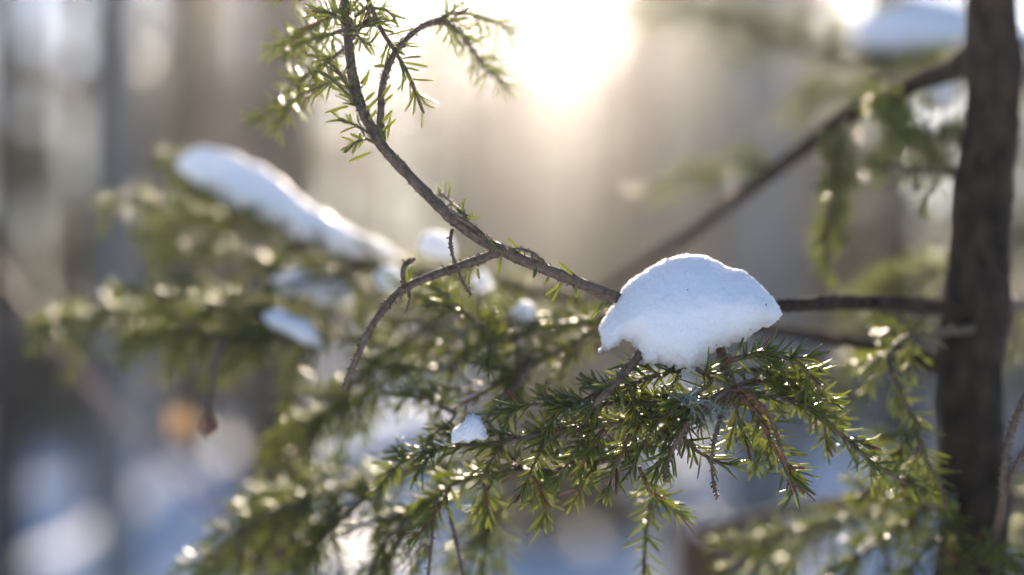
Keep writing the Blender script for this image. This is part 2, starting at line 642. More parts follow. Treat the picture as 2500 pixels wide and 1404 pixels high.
GP = 'tall bare trunks in the forest behind'
rng = np.random.default_rng(105)
bg_pine(690, 7.0, 225, M_PINE, 'broad dark brown trunk behind the long snow ridge', GP, 11.0, 0.0, 5)
bg_pine(1850, 6.5, 190, M_GREY, 'wide grey trunk behind the slanting bough, above the big snow cap', GP, 11.0, 0.004, 3)
bg_pine(300, 4.2, 105, M_GREY, 'slender grey trunk rising from snow at lower left', GP, 9.0, -0.006, 4, crown=False)
bg_pine(455, 12.0, 130, M_PINE, 'dim grey-brown trunk just left of the broad dark trunk', GP, 12.0, 0.0, 5)
bg_pine(15, 5.5, 120, M_PINE, 'dark trunk cut by the left edge of the picture', GP, 10.0, 0.0, 4)
bg_pine(1235, 16.0, 62, M_REDPINE, 'thin reddish trunk below left of the sun glare', GP, 13.0, 0.0, 6)
bg_pine(1545, 13.0, 75, M_REDPINE, 'reddish trunk below right of the sun glare', GP, 13.0, 0.01, 6)
bg_pine(1660, 21.0, 60, M_GREY, 'far grey trunk between reddish trunk and wide grey trunk', GP, 14.0, 0.0, 5)
bg_pine(1010, 24.0, 46, M_PINE, 'thin far trunk right of the broad dark trunk', GP, 14.0, 0.0, 5)
bg_pine(2220, 9.0, 85, M_PINE, 'dark trunk just left of the near spruce stem', GP, 12.0, 0.0, 4)
bg_pine(130, 15.0, 70, M_REDPINE, 'reddish far trunk behind pale light spots at upper left', GP, 13.0, 0.0, 5)

# broken stump low in the middle
sb = np.array([(1712 - 1250) * K * 3.0, 3.0, -0.05])
root = thing('tree_stump', sb, 'red-brown broken stump low in the picture below the snow cap', 'stump')
zz = np.linspace(-0.2, 0.80, 12)
v, q, t = tube(np.stack([np.full(12, sb[0]) + 0.01 * np.sin(zz * 4), np.full(12, sb[1]), zz], 1), np.linspace(0.085, 0.072, 12), 14, 0.16, 3, 14.0)
link('trunk', np_mesh('trunk', v, [q, t], M_STUMP, True), root, None, sb)
bits = []
for k in range(9):
    a = k * 0.698
    c = np.array([sb[0] + 0.055 * math.cos(a), sb[1] + 0.055 * math.sin(a), 0.76])
    hh = rng.uniform(0.05, 0.16)
    bits.append(tube(np.stack([c, c + [0, 0, hh * 0.6], c + [0.004, 0, hh]]), [0.022, 0.016, 0.004], 5, 0.2, k, 30))
v, q, t = merge(bits)
link('splinters', np_mesh('splinters', v, [q, t], M_STUMP, False), root, 'stuff', sb)

bg_pine(880, 11.0, 60, M_REDPINE, 'slim reddish trunk in the pale gap right of the broad dark trunk', GP, 12.0, 0.0, 4)
bg_pine(1125, 20.0, 44, M_PINE, 'thin brown trunk under the arching twig', GP, 13.0, -0.004, 5)
bg_pine(1440, 18.0, 50, M_PINE, 'thin brown trunk straight below the sun glare', GP, 5.0, 0.003, 4, crown=False)
bg_pine(1745, 12.0, 70, M_PINE, 'brown trunk just left of the wide grey trunk', GP, 12.0, 0.0, 4)
bg_pine(2020, 15.0, 75, M_REDPINE, 'reddish trunk right of the wide grey trunk', GP, 12.0, -0.004, 5)
bg_pine(2340, 18.0, 60, M_PINE, 'far brown trunk half hidden by the near spruce stem', GP, 13.0, 0.0, 4)
bg_pine(230, 9.0, 60, M_PINE, 'thin brown trunk behind the slender grey trunk', GP, 11.0, 0.004, 5)
bg_pine(560, 17.0, 80, M_REDPINE, 'reddish trunk touching the left side of the broad dark trunk', GP, 12.0, 0.0, 5)

GS = 'spruces in the forest behind'
bg_spruce(1310, 9.2, 1.65, 1.0, 0.05, 5200, 0.07, 0.03, 'added low bushy spruce shading the snow behind the glinting spray', GS)  # added, like the low spruces below, to keep sun off the snow
bg_spruce(1395, 7.8, 1.55, 0.75, 0.05, 4200, 0.06, 0.03, 'added low bushy spruce shading the snow under the small snow lump', GS)  # added close in to shade the nearest sunlit snow
bg_spruce(1490, 8.7, 1.62, 0.95, 0.05, 5200, 0.07, 0.03, 'added low bushy spruce shading the snow behind the snow cap', GS)  # also put in only for its shadow on the ground
bg_spruce(70, 13.0, 3.6, 1.5, 0.25, 6500, 0.10, 0.05, 'dark young spruce at the left edge below pale light spots', GS)
bg_spruce(345, 15.0, 4.2, 1.6, 0.25, 6500, 0.11, 0.055, 'young spruce behind the tip of the snow ridge', GS)
bg_spruce(2130, 12.5, 3.4, 1.2, 0.15, 5600, 0.09, 0.04, 'green young spruce beside the near spruce stem', GS)
bg_spruce(2570, 5.5, 2.6, 0.85, 0.1, 4800, 0.06, 0.03, 'yellow-green young spruce right of the near stem', GS)
bg_spruce(1060, 19.0, 6.6, 1.7, 0.3, 5600, 0.13, 0.06, 'distant spruce below the pale gap left of the sun', GS)
bg_spruce(1490, 26.0, 9.0, 2.3, 0.3, 8000, 0.15, 0.08, 'distant spruce just right of the sun glare', GS)
bg_spruce(1255, 27.0, 8.5, 2.0, 0.3, 7000, 0.15, 0.08, 'distant spruce just left of the sun glare', GS)
bg_spruce(1370, 31.0, 6.0, 2.2, 0.3, 6000, 0.15, 0.07, 'low distant spruce straight under the sun glare', GS)
bg_spruce(1930, 17.0, 6.5, 1.9, 0.4, 5600, 0.13, 0.07, 'tall spruce behind the wide grey trunk', GS)
bg_spruce(1680, 23.0, 8.2, 2.3, 0.4, 8000, 0.15, 0.08, 'tall distant spruce between the glare and the wide grey trunk', GS)
bg_spruce(210, 21.0, 9.0, 2.0, 0.5, 3000, 0.17, 0.09, 'tall distant spruce under the pale spots at upper left', GS)
bg_spruce(560, 24.0, 11.0, 2.4, 0.6, 5600, 0.18, 0.1, 'tall distant spruce behind the broad dark trunk', GS)
bg_spruce(2420, 15.0, 8.0, 1.9, 0.5, 5600, 0.14, 0.08, 'tall spruce far behind the near stem at right', GS)

# the wood beyond, one mass
rng = np.random.default_rng(35)
bits = []
tr = []
GAPS = [(0.036, 0.041), (-0.118, -0.104), (-0.36, -0.335)]
for k in range(230):
    y = rng.uniform(42, 60)
    x = rng.uniform(-0.50, 0.50) * y
    if any(a < x / y < c for a, c in GAPS) or (rng.random() < 0.62 and (x / y < -0.22 or x / y > 0.2)):
        continue
    h = rng.uniform(10, 18)
    C, w = spruce_points(h, h * rng.uniform(0.13, 0.19), rng.uniform(0.2, 1.2), 1100)
    C = C + [x, y, -0.2]
    C = C[~in_corridor(C, 1.0)]
    C = C[np.array([noise.noise(Vector((p[0] / 1.5, p[1] / 9.0, p[2] / 1.7))) > -0.13 for p in C], bool)]
    bits.append(C)
    if abs(x - 0.042 * y) > 1.4:
        tr.append(tube(np.array([[x, y, -0.5], [x, y, h * 0.5], [x, y, h]]), [h * 0.012, h * 0.008, 0.01], 6))
C = np.vstack(bits)
v, a, b = leaf_cloud(C, 0.34)
fo = link('forest', np_mesh('forest', *((lambda V, q, t: (V, [q, t]))(*merge([(v, np.zeros((0, 4), int), np.vstack([a, b]))] + tr))), M_NEEDLE_FAR), None, 'stuff')
tag(fo, 'far conifer wood seen as one grey-green mass behind everything', 'forest')


# ------------------------------------------------------------------ the young spruce in front
rng = np.random.default_rng(11)
TB = Vector((at(2372, 1404, 0.755).x - 0.004, 0.755, 0.0))
tree = thing('spruce_tree', TB, 'young spruce with dark upright stem and branches reaching across the picture', 'tree')
stem = smooth_line([(TB.x, TB.y, -0.05), at(2368, 2800, 0.757), at(2372, 1404, 0.757), at(2378, 1050, 0.755), at(2384, 700, 0.755), at(2412, 250, 0.753), at(2424, -50, 0.752), at(2440, -700, 0.75), at(2452, -2400, 0.75)], 0.006)
zs = stem[:, 2]
R = np.interp(zs, [0.0, at(0, 1404, .755).z, at(0, 700, .755).z, at(0, 0, .755).z, 2.0], [0.026, 0.0185, 0.0162, 0.0126, 0.008])
stem[:, 0] += 0.0016 * np.sin(zs * 23.0) + 0.0009 * np.sin(zs * 61.0 + 1)
R = R + 0.0026 * np.exp(-((zs - at(0, 760, .755).z) / 0.012) ** 2) + 0.0020 * np.exp(-((zs - at(0, 150, .755).z) / 0.011) ** 2) + 0.0012 * np.exp(-((zs - at(0, 480, .755).z) / 0.008) ** 2) + 0.0018 * np.exp(-((zs - at(0, 1200, .755).z) / 0.012) ** 2)
v, q, t = tube(stem, R, 44, 0.085, 4, 210.0)
link('trunk', np_mesh('trunk', v, [q, t], M_TRUNK, True), tree, None, TB)

BOUGHS = []


def bough(label=None, mat=None):
    b = Bough(len(BOUGHS) * 13 + 1)
    b.label = label
    b.mat = mat
    BOUGHS.append(b)
    return b


def line(pts, step=0.003):
    return smooth_line([at(*p) for p in pts], step)


# --- the main branch: leaves the stem, passes under the big snow cap and rises to the upper left
b = bough('thin bare branch rising from the big snow cap to the upper left')
P = line([(2390, 762, .755), (2250, 745, .73), (2080, 738, .70), (1900, 748, .67), (1700, 770, .652), (1600, 764, .648), (1525, 736, .641), (1480, 716, .634), (1430, 697, .627), (1380, 676, .624), (1300, 645, .623), (1222, 610, .622), (1160, 575, .621), (1100, 530, .62), (1030, 462, .62), (980, 408, .62), (935, 360, .62), (905, 310, .62), (880, 255, .621), (862, 190, .622), (853, 120, .623), (846, 40, .626), (832, -60, .63), (810, -190, .64)], 0.0022)
seg = np.concatenate([[0], np.cumsum(np.linalg.norm(np.diff(P, axis=0), axis=1))])
R = np.interp(seg / seg[-1], [0, 0.05, 0.38, 0.60, 0.8, 1.0], [0.0090, 0.0042, 0.0028, 0.0025, 0.0024, 0.0018])
b.wood(P, R, 10, 0.20, True, None, 1300)
# the fork that bends down to the left
P2 = line([(1226, 612, .622), (1150, 640, .62), (1080, 664, .617), (1010, 692, .614), (965, 722, .612), (925, 770, .611), (898, 815, .611), (868, 880, .613), (840, 950, .62)], 0.0022)
b.wood(P2, np.linspace(0.0021, 0.0013, len(P2)), 8, 0.16, False, None, 1500)
P3 = line([(992, 698, .613), (984, 672, .612), (990, 645, .611), (1012, 632, .612)], 0.002)
b.wood(P3, np.linspace(0.0012, 0.0010, len(P3)), 7, 0.14, False, None, 1200)
P3 = line([(994, 700, .613), (1000, 730, .613), (990, 760, .612)], 0.002)
b.wood(P3, np.linspace(0.0009, 0.0004, len(P3)), 6, 0.1)
# twigs lying along its upper side
for pts, r, dn in (([(1205, 602, .622), (1165, 562, .618), (1128, 536, .615), (1098, 520, .615)], 0.0010, 0),
                   ([(1340, 655, .623), (1300, 618, .619), (1262, 608, .616), (1235, 612, .616)], 0.0008, 0),
                   ([(1150, 560, .624), (1128, 520, .64), (1098, 490, .65), (1075, 470, .66)], 0.0009, 500),
                   ([(1104, 560, .62), (1100, 600, .618), (1118, 660, .617), (1150, 720, .617)], 0.0008, 0)):
    Q = line(pts, 0.002)
    b.shoot(Q, r, r * 0.7, dn, 0.008, pegs=1500)
# the arching twig towards the sun and its hanging needles
Q = line([(934, 352, .62), (930, 290, .62), (932, 225, .62), (948, 160, .622), (975, 115, .626), (1015, 75, .634), (1060, 54, .645), (1105, 62, .658), (1138, 100, .67), (1180, 160, .685), (1215, 192, .695), (1245, 220, .70)], 0.0022)
b.shoot(Q, 0.0016, 0.0009, 0, 0.011, pegs=1400)
b.rows.append(needle_rows(Q[int(len(Q) * 0.55):], 800, 0.0125, 62, 0.00125, 0.0008, 0.0))
Q = line([(876, -60, .628), (905, 15, .626), (935, 80, .626), (968, 130, .628), (1000, 190, .633), (1022, 245, .637), (1034, 275, .64)], 0.0022)
b.shoot(Q, 0.0013, 0.0008, 750, 0.0125, 58, 0.1, under=0.0)
Q = line([(1040, 62, .64), (1120, 30, .66), (1200, 50, .68), (1270, 90, .70)], 0.0022)
b.shoot(Q, 0.0008, 0.0006, 500, 0.012, 58, 0.2, under=0.0)
# small sharp shoots on the left of the bend
for pts in ([(893, 292, .62), (868, 255, .618), (840, 222, .616), (812, 196, .616), (790, 176, .617)],
            [(915, 335, .62), (880, 312, .614), (850, 298, .610), (826, 290, .608)],
            [(922, 345, .62), (890, 340, .612), (862, 352, .608), (842, 372, .606)],
            [(872, 250, .62), (846, 205, .618), (822, 170, .62), (800, 150, .622)]):
    b.shoot(line(pts, 0.002), 0.0008, 0.0005, 850, 0.0080, 50, 0.25)
# soft needled shoots on the far left of it
for pts in ([(850, 10, .626), (800, 45, .655), (745, 80, .68), (690, 108, .70), (655, 118, .71)],
            [(852, 110, .626), (800, 150, .65), (740, 195, .675), (698, 222, .69), (672, 248, .70)],
            [(835, 190, .628), (770, 215, .66), (715, 245, .68), (665, 275, .69), (622, 292, .695)],
            [(845, 70, .628), (790, 90, .66), (740, 100, .68), (700, 125, .69)],
            [(850, -20, .63), (770, -40, .66), (720, -30, .68), (680, -5, .69)],
            [(720, 240, .68), (700, 275, .685), (680, 305, .69), (668, 325, .69)]):
    b.shoot(line(pts, 0.003), 0.0010, 0.0006, 640, 0.0125, 52, 0.12, under=0.0)
# the whorl at the top of the picture
for k in range(4):
    a = k * 1.5 + 0.3
    c = at(852, 80 - k * 9, .625)
    e = c + Vector((math.cos(a) * 0.016, math.sin(a) * 0.014, 0.004 + 0.006 * math.sin(a * 2)))
    b.shoot(smooth_line([c, c * 0.5 + e * 0.5 + Vector((0, 0, 0.002)), e], 0.002), 0.0008, 0.0005, 900, 0.0095, 50, 0.1)
for pts in ([(868, 40, .62), (900, 20, .61), (940, 25, .605), (965, 45, .60)], [(845, 30, .62), (880, 95, .61), (905, 110, .605)], [(860, 95, .622), (890, 60, .615), (930, 45, .61)]):
    b.shoot(line(pts, 0.002), 0.0008, 0.0005, 700, 0.0100, 50, 0.15)
# single needles left on the bare bark (base pixel, tip pixel, depth)
SINGLE = [(1275, 620, 1237, 578, .621), (1398, 672, 1362, 640, .622), (1214, 610, 1190, 580, .615), (1145, 662, 1142, 700, .616), (1165, 655, 1170, 682, .615),
          (1372, 690, 1345, 740, .618), (1365, 695, 1330, 722, .622), (1470, 740, 1440, 782, .617), (1480, 735, 1455, 755, .618), (1405, 700, 1408, 728, .617), (1222, 630, 1216, 668, .614),
          (938, 345, 918, 290, .613), (946, 338, 952, 282, .622), (905, 372, 850, 395, .609), (850, 258, 792, 276, .611), (888, 210, 902, 168, .617),
          (882, 205, 898, 182, .628), (893, 245, 915, 225, .617), (895, 268, 925, 238, .612), (930, 240, 955, 205, .616), (930, 255, 960, 230, .624), (932, 300, 960, 268, .616),
          (932, 320, 968, 290, .613), (940, 160, 912, 162, .617), (900, 292, 920, 268, .613), (995, 690, 992, 662, .609), (1000, 680, 1008, 648, .608), (1310, 655, 1302, 680, .615), (1340, 675, 1330, 700, .618)]
srows = []
for (x0, y0, x1, y1, d) in SINGLE:
    a, e = np.array(at(x0, y0, d)), np.array(at(x1, y1, d + rng.normal(0, 0.003)))
    D = e - a
    L = np.linalg.norm(D)
    D /= L
    s = np.cross(D, [0.1, 1, 0.2])
    s /= np.linalg.norm(s)
    srows.append(np.concatenate([a, D, s, [L, 0.0014, rng.normal(0, 0.8)]]))
b.single = np.array(srows)

# --- the bough under the big snow cap
b = bough('needled bough hanging under the big snow cap')
b.extra = 0
P = line([(1690, 770, .648), (1738, 822, .646), (1766, 872, .640), (1786, 945, .628)], 0.0025)
b.wood(P, np.linspace(0.0030, 0.0020, len(P)), 8, 0.15, True, None, 900)
P = line([(1620, 765, .648), (1588, 825, .643), (1552, 876, .632), (1508, 930, .622), (1465, 975, .622), (1425, 1010, .63)], 0.0025)
b.wood(P, np.linspace(0.0024, 0.0014, len(P)), 8, 0.15, False, None, 1200)
b.rows.append(needle_rows(P[int(len(P) * .45):], 900, 0.0125, 60, 0.0013, 0.0014, 0.3))
J = (1788, 948, .628)
RED = M_TWIG_RED
# right arch
b.spray([(1775, 880, .632), (1840, 868, .626), (1900, 868, .622), (1955, 890, .62), (1990, 930, .62), (2005, 965, .622)], 0.0014, 0.0008, 0.020, 0.012, 1300, 0.0108, 0.5, 1, 0.15, 0.5)
b.spray([(1800, 905, .64), (1870, 905, .64), (1930, 930, .642), (1970, 970, .645), (1990, 1010, .648)], 0.0012, 0.0008, 0.018, 0.012, 1300, 0.0125, 0.5, 1, 0.2, 0.6)
# bare and needled twigs radiating from the knot
b.shoot(line([J, (1768, 1000, .622), (1748, 1060, .62), (1738, 1120, .62), (1742, 1180, .622), (1752, 1215, .626)], .0025), 0.0011, 0.0005, 0, .01, pegs=1500)
b.shoot(line([J, (1730, 985, .624), (1690, 1020, .62), (1655, 1075, .62), (1632, 1120, .622), (1622, 1175, .624)], .0025), 0.0015, 0.0009, 0, .01, pegs=1500)
b.rows.append(needle_rows(line([(1655, 1075, .62), (1632, 1120, .622), (1622, 1180, .624)], .0025), 700, 0.012, 45, .0013, .001, 0.0))
b.shoot(line([J, (1830, 965, .62), (1880, 1020, .617), (1905, 1090, .616), (1925, 1160, .618), (1935, 1200, .62)], .0025), 0.0013, 0.0007, 0, .01, mat=RED, pegs=1100)
b.spray([J, (1850, 1010, .62), (1880, 1075, .618), (1915, 1135, .62), (1945, 1180, .622), (1962, 1205, .622)], 0.0013, 0.0008, 0.016, 0.013, 1300, 0.0135, 0.2, 1, 0.45, 0.4, mat=RED)
b.spray([J, (1870, 965, .632), (1950, 985, .635), (2030, 1040, .64), (2095, 1100, .645), (2160, 1150, .652), (2240, 1190, .66)], 0.0016, 0.0009, 0.03, 0.018, 980, 0.0115, 0.4, 1, 0.25, 0.6)
b.spray([J, (1840, 930, .636), (1920, 945, .645), (1990, 985, .655), (2060, 1030, .665)], 0.0013, 0.0008, 0.028, 0.016, 980, 0.0112, 0.5, 1, 0.2, 0.6)
b.spray([J, (1760, 960, .634), (1700, 985, .64), (1640, 1015, .645), (1580, 1035, .65)], 0.0013, 0.0008, 0.026, 0.013, 1050, 0.0110, 0.5, 1, 0.1, 0.5, mat=RED)
b.spray([J, (1800, 1010, .64), (1820, 1070, .645), (1850, 1110, .65)], 0.0012, 0.0007, 0.022, 0.013, 1050, 0.0110, 0.3, 1, 0.1, 0.5)
b.spray([(1690, 880, .636), (1640, 905, .636), (1580, 925, .634), (1520, 945, .632), (1450, 960, .63)], 0.0013, 0.0008, 0.022, 0.012, 1150, 0.0104, 0.3, 1, 0.1, 0.6)
b.spray([(1700, 900, .628), (1740, 930, .624), (1700, 960, .622), (1640, 985, .62)], 0.0011, 0.0007, 0.018, 0.011, 1200, 0.0115, 0.4, 1, 0.1, 0.5)
# the long glinting spray that runs left
b.spray([J, (1700, 975, .632), (1600, 985, .632), (1480, 985, .632), (1400, 990, .634), (1320, 988, .636), (1250, 995, .638), (1190, 1015, .64)], 0.0014, 0.0008, 0.026, 0.011, 1250, 0.0102, 0.4, 1, 0.1, 0.55)
b.spray([J, (1700, 990, .628), (1600, 1015, .63), (1500, 1035, .632), (1400, 1045, .636), (1300, 1065, .64), (1200, 1085, .645), (1110, 1090, .65), (1030, 1105, .656), (965, 1140, .662), (930, 1190, .667)], 0.0018, 0.0009, 0.040, 0.013, 1150, 0.0104, 0.55, 1, 0.08, 0.55)
b.spray([J, (1720, 1000, .634), (1640, 1045, .64), (1560, 1095, .645), (1460, 1130, .65), (1350, 1150, .655), (1240, 1150, .66), (1150, 1165, .664), (1070, 1205, .67), (1010, 1250, .675)], 0.0018, 0.0009, 0.044, 0.015, 1120, 0.0106, 0.6, 1, 0.08, 0.5)
for pts in ([(1540, 1060, .625), (1520, 1100, .622), (1500, 1150, .62), (1480, 1205, .62)], [(1480, 1050, .63), (1440, 1100, .63), (1415, 1150, .63)],
            [(1660, 1060, .63), (1700, 1100, .628), (1760, 1130, .626), (1800, 1135, .625)], [(1300, 1160, .65), (1330, 1230, .65), (1320, 1290, .65)],
            [(1100, 1190, .655), (1060, 1260, .652), (1015, 1310, .65)], [(1180, 1180, .655), (1190, 1240, .652), (1185, 1270, .652)],
            [(1560, 1140, .64), (1590, 1200, .645), (1640, 1240, .65), (1670, 1260, .652)]):
    b.shoot(line(pts, .0025), 0.0010, 0.0006, 1300, 0.0122, 50, 0.1, mat=RED)
# two thin bare twigs hanging to the lower edge
for pts in ([(1066, 1215, .655), (1056, 1290, .652), (1046, 1404, .65), (1040, 1500, .65)], [(1095, 1240, .66), (1110, 1310, .658), (1130, 1404, .655), (1140, 1500, .655)]):
    b.shoot(line(pts, .003), 0.0011, 0.0007, 0, .01, pegs=500)
# bright catkin-like shoot low in the middle
for pts in ([(1600, 1180, .66), (1585, 1250, .665), (1575, 1330, .67), (1572, 1420, .675)],):
    b.shoot(line(pts, .0025), 0.0012, 0.0008, 980, 0.0112, 58, 0.0)

# --- the sprays in the middle, behind the fork
b = bough('blurred green bough behind the forked twig in the middle')
b.extra = 0
b.spray([(1560, 760, .70), (1450, 780, .71), (1330, 790, .72), (1220, 780, .73), (1120, 745, .735), (1040, 715, .74), (960, 690, .745)], 0.0026, 0.0011, 0.060, 0.016, 1000, 0.012, 0.6, 1, 0.02, 0.55, axis=True)
b.spray([(1330, 790, .72), (1240, 830, .70), (1170, 790, .68), (1100, 730, .675), (1060, 700, .675)], 0.0014, 0.0009, 0.045, 0.013, 1000, 0.012, 0.6, 1, 0.05, 0.5)
b.spray([(1500, 771, .705), (1400, 840, .70), (1300, 880, .70), (1210, 900, .70), (1130, 880, .70)], 0.0014, 0.0009, 0.045, 0.014, 950, 0.012, 0.6, 1, 0.05, 0.5)
b.spray([(1230, 780, .73), (1160, 850, .725), (1060, 900, .72), (980, 900, .725), (900, 880, .73)], 0.0014, 0.0009, 0.055, 0.013, 1000, 0.012, 0.7, 1, 0.05, 0.5)
b.spray([(1110, 741, .736), (1020, 815, .743), (920, 880, .75), (860, 940, .755), (820, 1000, .76)], 0.0014, 0.0009, 0.060, 0.013, 1000, 0.0125, 0.7, 1, 0.05, 0.5)
b.shoot(line([(1300, 880, .70), (1270, 930, .665), (1230, 975, .65), (1205, 1010, .65)], .0025), 0.0011, 0.0008, 0, .01, pegs=900)
b.shoot(line([(980, 900, .725), (1060, 985, .685), (1110, 1010, .67), (1060, 1060, .668), (1030, 1080, .665)], .0025), 0.0010, 0.0008, 500, .012)
b.spray([(1300, 880, .70), (1200, 945, .69), (1120, 985, .69), (1050, 975, .69), (960, 960, .70)], 0.0011, 0.0008, 0.035, 0.014, 700, 0.012, 0.6, 1, 0.1, 0.5, mat=RED)

# --- the bough that carries the long snow ridge
b = bough('blurred bough sloping up to the left under the long snow ridge', M_TRUNK)
b.extra = 0
b.spray([(2385, 930, .77), (2150, 850, .80), (1850, 800, .83), (1500, 745, .84), (1250, 700, .835), (1100, 670, .83), (960, 655, .835), (830, 625, .84), (700, 560, .85), (560, 490, .86), (460, 430, .87), (395, 385, .875)], 0.0050, 0.0015, 0.050, 0.015, 820, 0.0115, 0.75, 1, 0.50, 0.6, nstart=0.5, axis=True, taper=0.4)
for pts in ([(900, 660, .83), (800, 665, .83), (700, 650, .835), (600, 625, .84), (500, 610, .845), (390, 620, .85)], [(620, 540, .86), (520, 530, .87), (420, 500, .88), (330, 490, .89), (240, 500, .90)],
            [(980, 680, .83), (900, 700, .83), (820, 690, .83), (720, 670, .83), (640, 660, .83)], [(560, 520, .87), (480, 540, .88), (400, 560, .885), (330, 570, .89)]):
    b.spray(pts, 0.0013, 0.0009, 0.045, 0.013, 780, 0.0112, 0.8, 1, 0.1, 0.6)
for pts in ([(960, 660, .82), (860, 640, .815), (760, 600, .815), (660, 550, .82), (560, 500, .83), (450, 455, .84)], [(880, 690, .81), (800, 680, .80), (720, 690, .795), (650, 700, .79)]):
    b.spray(pts, 0.0011, 0.0008, 0.026, 0.013, 700, 0.0112, 0.8, 1, 0.05, 0.5)

# --- the long blurred spray at middle left
b = bough('blurred spray pointing left across the lower left')
b.extra = 1
b.spray([(1500, 830, .80), (1250, 860, .80), (1050, 850, .80), (920, 840, .80), (800, 825, .80), (690, 790, .81), (560, 775, .82), (420, 770, .825), (280, 775, .83), (170, 780, .835), (80, 795, .84)], 0.0034, 0.0012, 0.060, 0.014, 830, 0.0112, 0.65, 1, 0.35, 0.6, nstart=0.3, axis=True, taper=0.5)
for pts in ([(760, 810, .80), (640, 770, .79), (520, 740, .785), (420, 720, .78), (330, 715, .78)], [(860, 835, .79), (740, 830, .78), (620, 830, .775), (500, 820, .77), (380, 810, .77)],
            [(700, 800, .82), (600, 820, .83), (500, 840, .84), (400, 840, .84), (300, 830, .85)]):
    b.spray(pts, 0.0013, 0.0009, 0.048, 0.013, 830, 0.0112, 0.7, 1, 0.08, 0.6)
b.shoot(line([(545, 830, .76), (528, 880, .755), (518, 950, .752), (515, 1010, .752), (516, 1030, .752)], .003), 0.0026, 0.0019, 0, .01, sides=7)
Q = line([(517, 1012, .752), (513, 1030, .752), (512, 1050, .752), (510, 1066, .752)], .0015)
v, q, t = tube(Q, np.interp(np.linspace(0, 1, len(Q)), [0, .4, .75, 1], [0.0022, 0.0050, 0.0046, 0.0018]), 9, 0.2, 4, 500)
b.twigs.append(((v, q, t), M_TWIG_RED))

# --- lower left bough
b = bough('blurred bough drooping to the lower left corner')
b.extra = 2
b.spray([(1500, 1160, .74), (1300, 1140, .745), (1130, 1130, .75), (1000, 1150, .755), (880, 1190, .76), (760, 1220, .765), (650, 1260, .77), (560, 1340, .775), (500, 1430, .78)], 0.0026, 0.0012, 0.065, 0.017, 780, 0.0118, 0.8, 1, 0.2, 0.55, axis=True, taper=0.4)
b.spray([(950, 1160, .75), (880, 1230, .745), (800, 1300, .74), (720, 1400, .74)], 0.0013, 0.0009, 0.050, 0.015, 780, 0.0118, 0.6, 1, 0.1, 0.5)
b.spray([(1080, 1180, .71), (1000, 1260, .705), (930, 1340, .70), (890, 1430, .70)], 0.0013, 0.0009, 0.045, 0.015, 780, 0.0118, 0.6, 1, 0.1, 0.5)
b.spray([(900, 960, .76), (800, 1000, .765), (720, 1040, .77), (650, 1090, .775)], 0.0012, 0.0008, 0.042, 0.013, 780, 0.0112, 0.6, 1, 0.0, 0.5)
b.spray([(1240, 1200, .73), (1180, 1300, .73), (1130, 1420, .73)], 0.0012, 0.0008, 0.045, 0.016, 700, 0.0115, 0.5, 1, 0.0, 0.5)

# --- the slanting bough, upper right
b = bough('blurred bare bough slanting down to the left from the stem', M_TRUNK)
b.extra = 1
P = line([(2405, 120, .753), (2330, 168, .77), (2230, 205, .785), (2120, 255, .80), (2020, 320, .82), (1900, 410, .845), (1780, 500, .87), (1640, 600, .90), (1500, 690, .93), (1380, 770, .95)], .004)
b.wood(P, np.interp(np.linspace(0, 1, len(P)), [0, .06, .15, 1], [0.0105, 0.0066, 0.0056, 0.0028]), 9, 0.10, True)
b.spray([(2060, 295, .80), (2045, 380, .775), (2035, 470, .76), (2020, 550, .75), (2008, 620, .745)], 0.0012, 0.0007, 0.030, 0.016, 850, 0.0125, 0.5, 1, 0.1, 0.4)
b.spray([(2200, 225, .79), (2180, 255, .775), (2200, 290, .765), (2230, 330, .76)], 0.0011, 0.0007, 0.030, 0.012, 1000, 0.0125, 0.6, 1, 0.0, 0.5)
b.spray([(2150, 240, .83), (2200, 300, .84), (2250, 360, .85), (2290, 420, .86)], 0.0012, 0.0008, 0.04, 0.014, 900, 0.0125, 0.6, 1, 0.0, 0.5)
b.spray([(1900, 410, .845), (1830, 400, .87), (1740, 405, .90), (1640, 440, .93), (1560, 470, .95)], 0.0015, 0.001, 0.045, 0.03, 500, 0.012, 0.5, 1, 0.2, 0.5)

# --- the thin level twig above the middle of the stem
b = bough('thin level needled twig left of the stem')
b.extra = 1
b.spray([(2385, 425, .757), (2300, 420, .765), (2200, 415, .775), (2110, 415, .785), (2050, 430, .79), (2040, 500, .785), (2030, 560, .78)], 0.0020, 0.0009, 0.026, 0.02, 800, 0.0125, 0.7, 1, 0.15, 0.5, axis=True)

# --- high bough behind, with snow lying on it
b = bough('blurred high bough behind the stem, carrying snow', M_TRUNK)
b.extra = 1
b.spray([(2425, 140, .76), (2330, 150, .90), (2220, 150, 1.05), (2080, 135, 1.15), (1960, 108, 1.22), (1850, 65, 1.3), (1700, 5, 1.4), (1560, -60, 1.5)], 0.0080, 0.0030, 0.085, 0.03, 650, 0.0140, 0.6, 1, 0.08, 0.7, axis=True, taper=0.5)
b.spray([(2200, 140, 1.1), (2120, 190, 1.12), (2040, 220, 1.14), (1950, 240, 1.18)], 0.002, 0.001, 0.07, 0.02, 700, 0.0140, 0.6, 1, 0.05, 0.6)
b.spray([(2160, 130, 1.15), (2130, 20, 1.15), (2160, -60, 1.15)], 0.002, 0.001, 0.07, 0.02, 700, 0.0140, 0.6, 1, 0.3, 0.6)

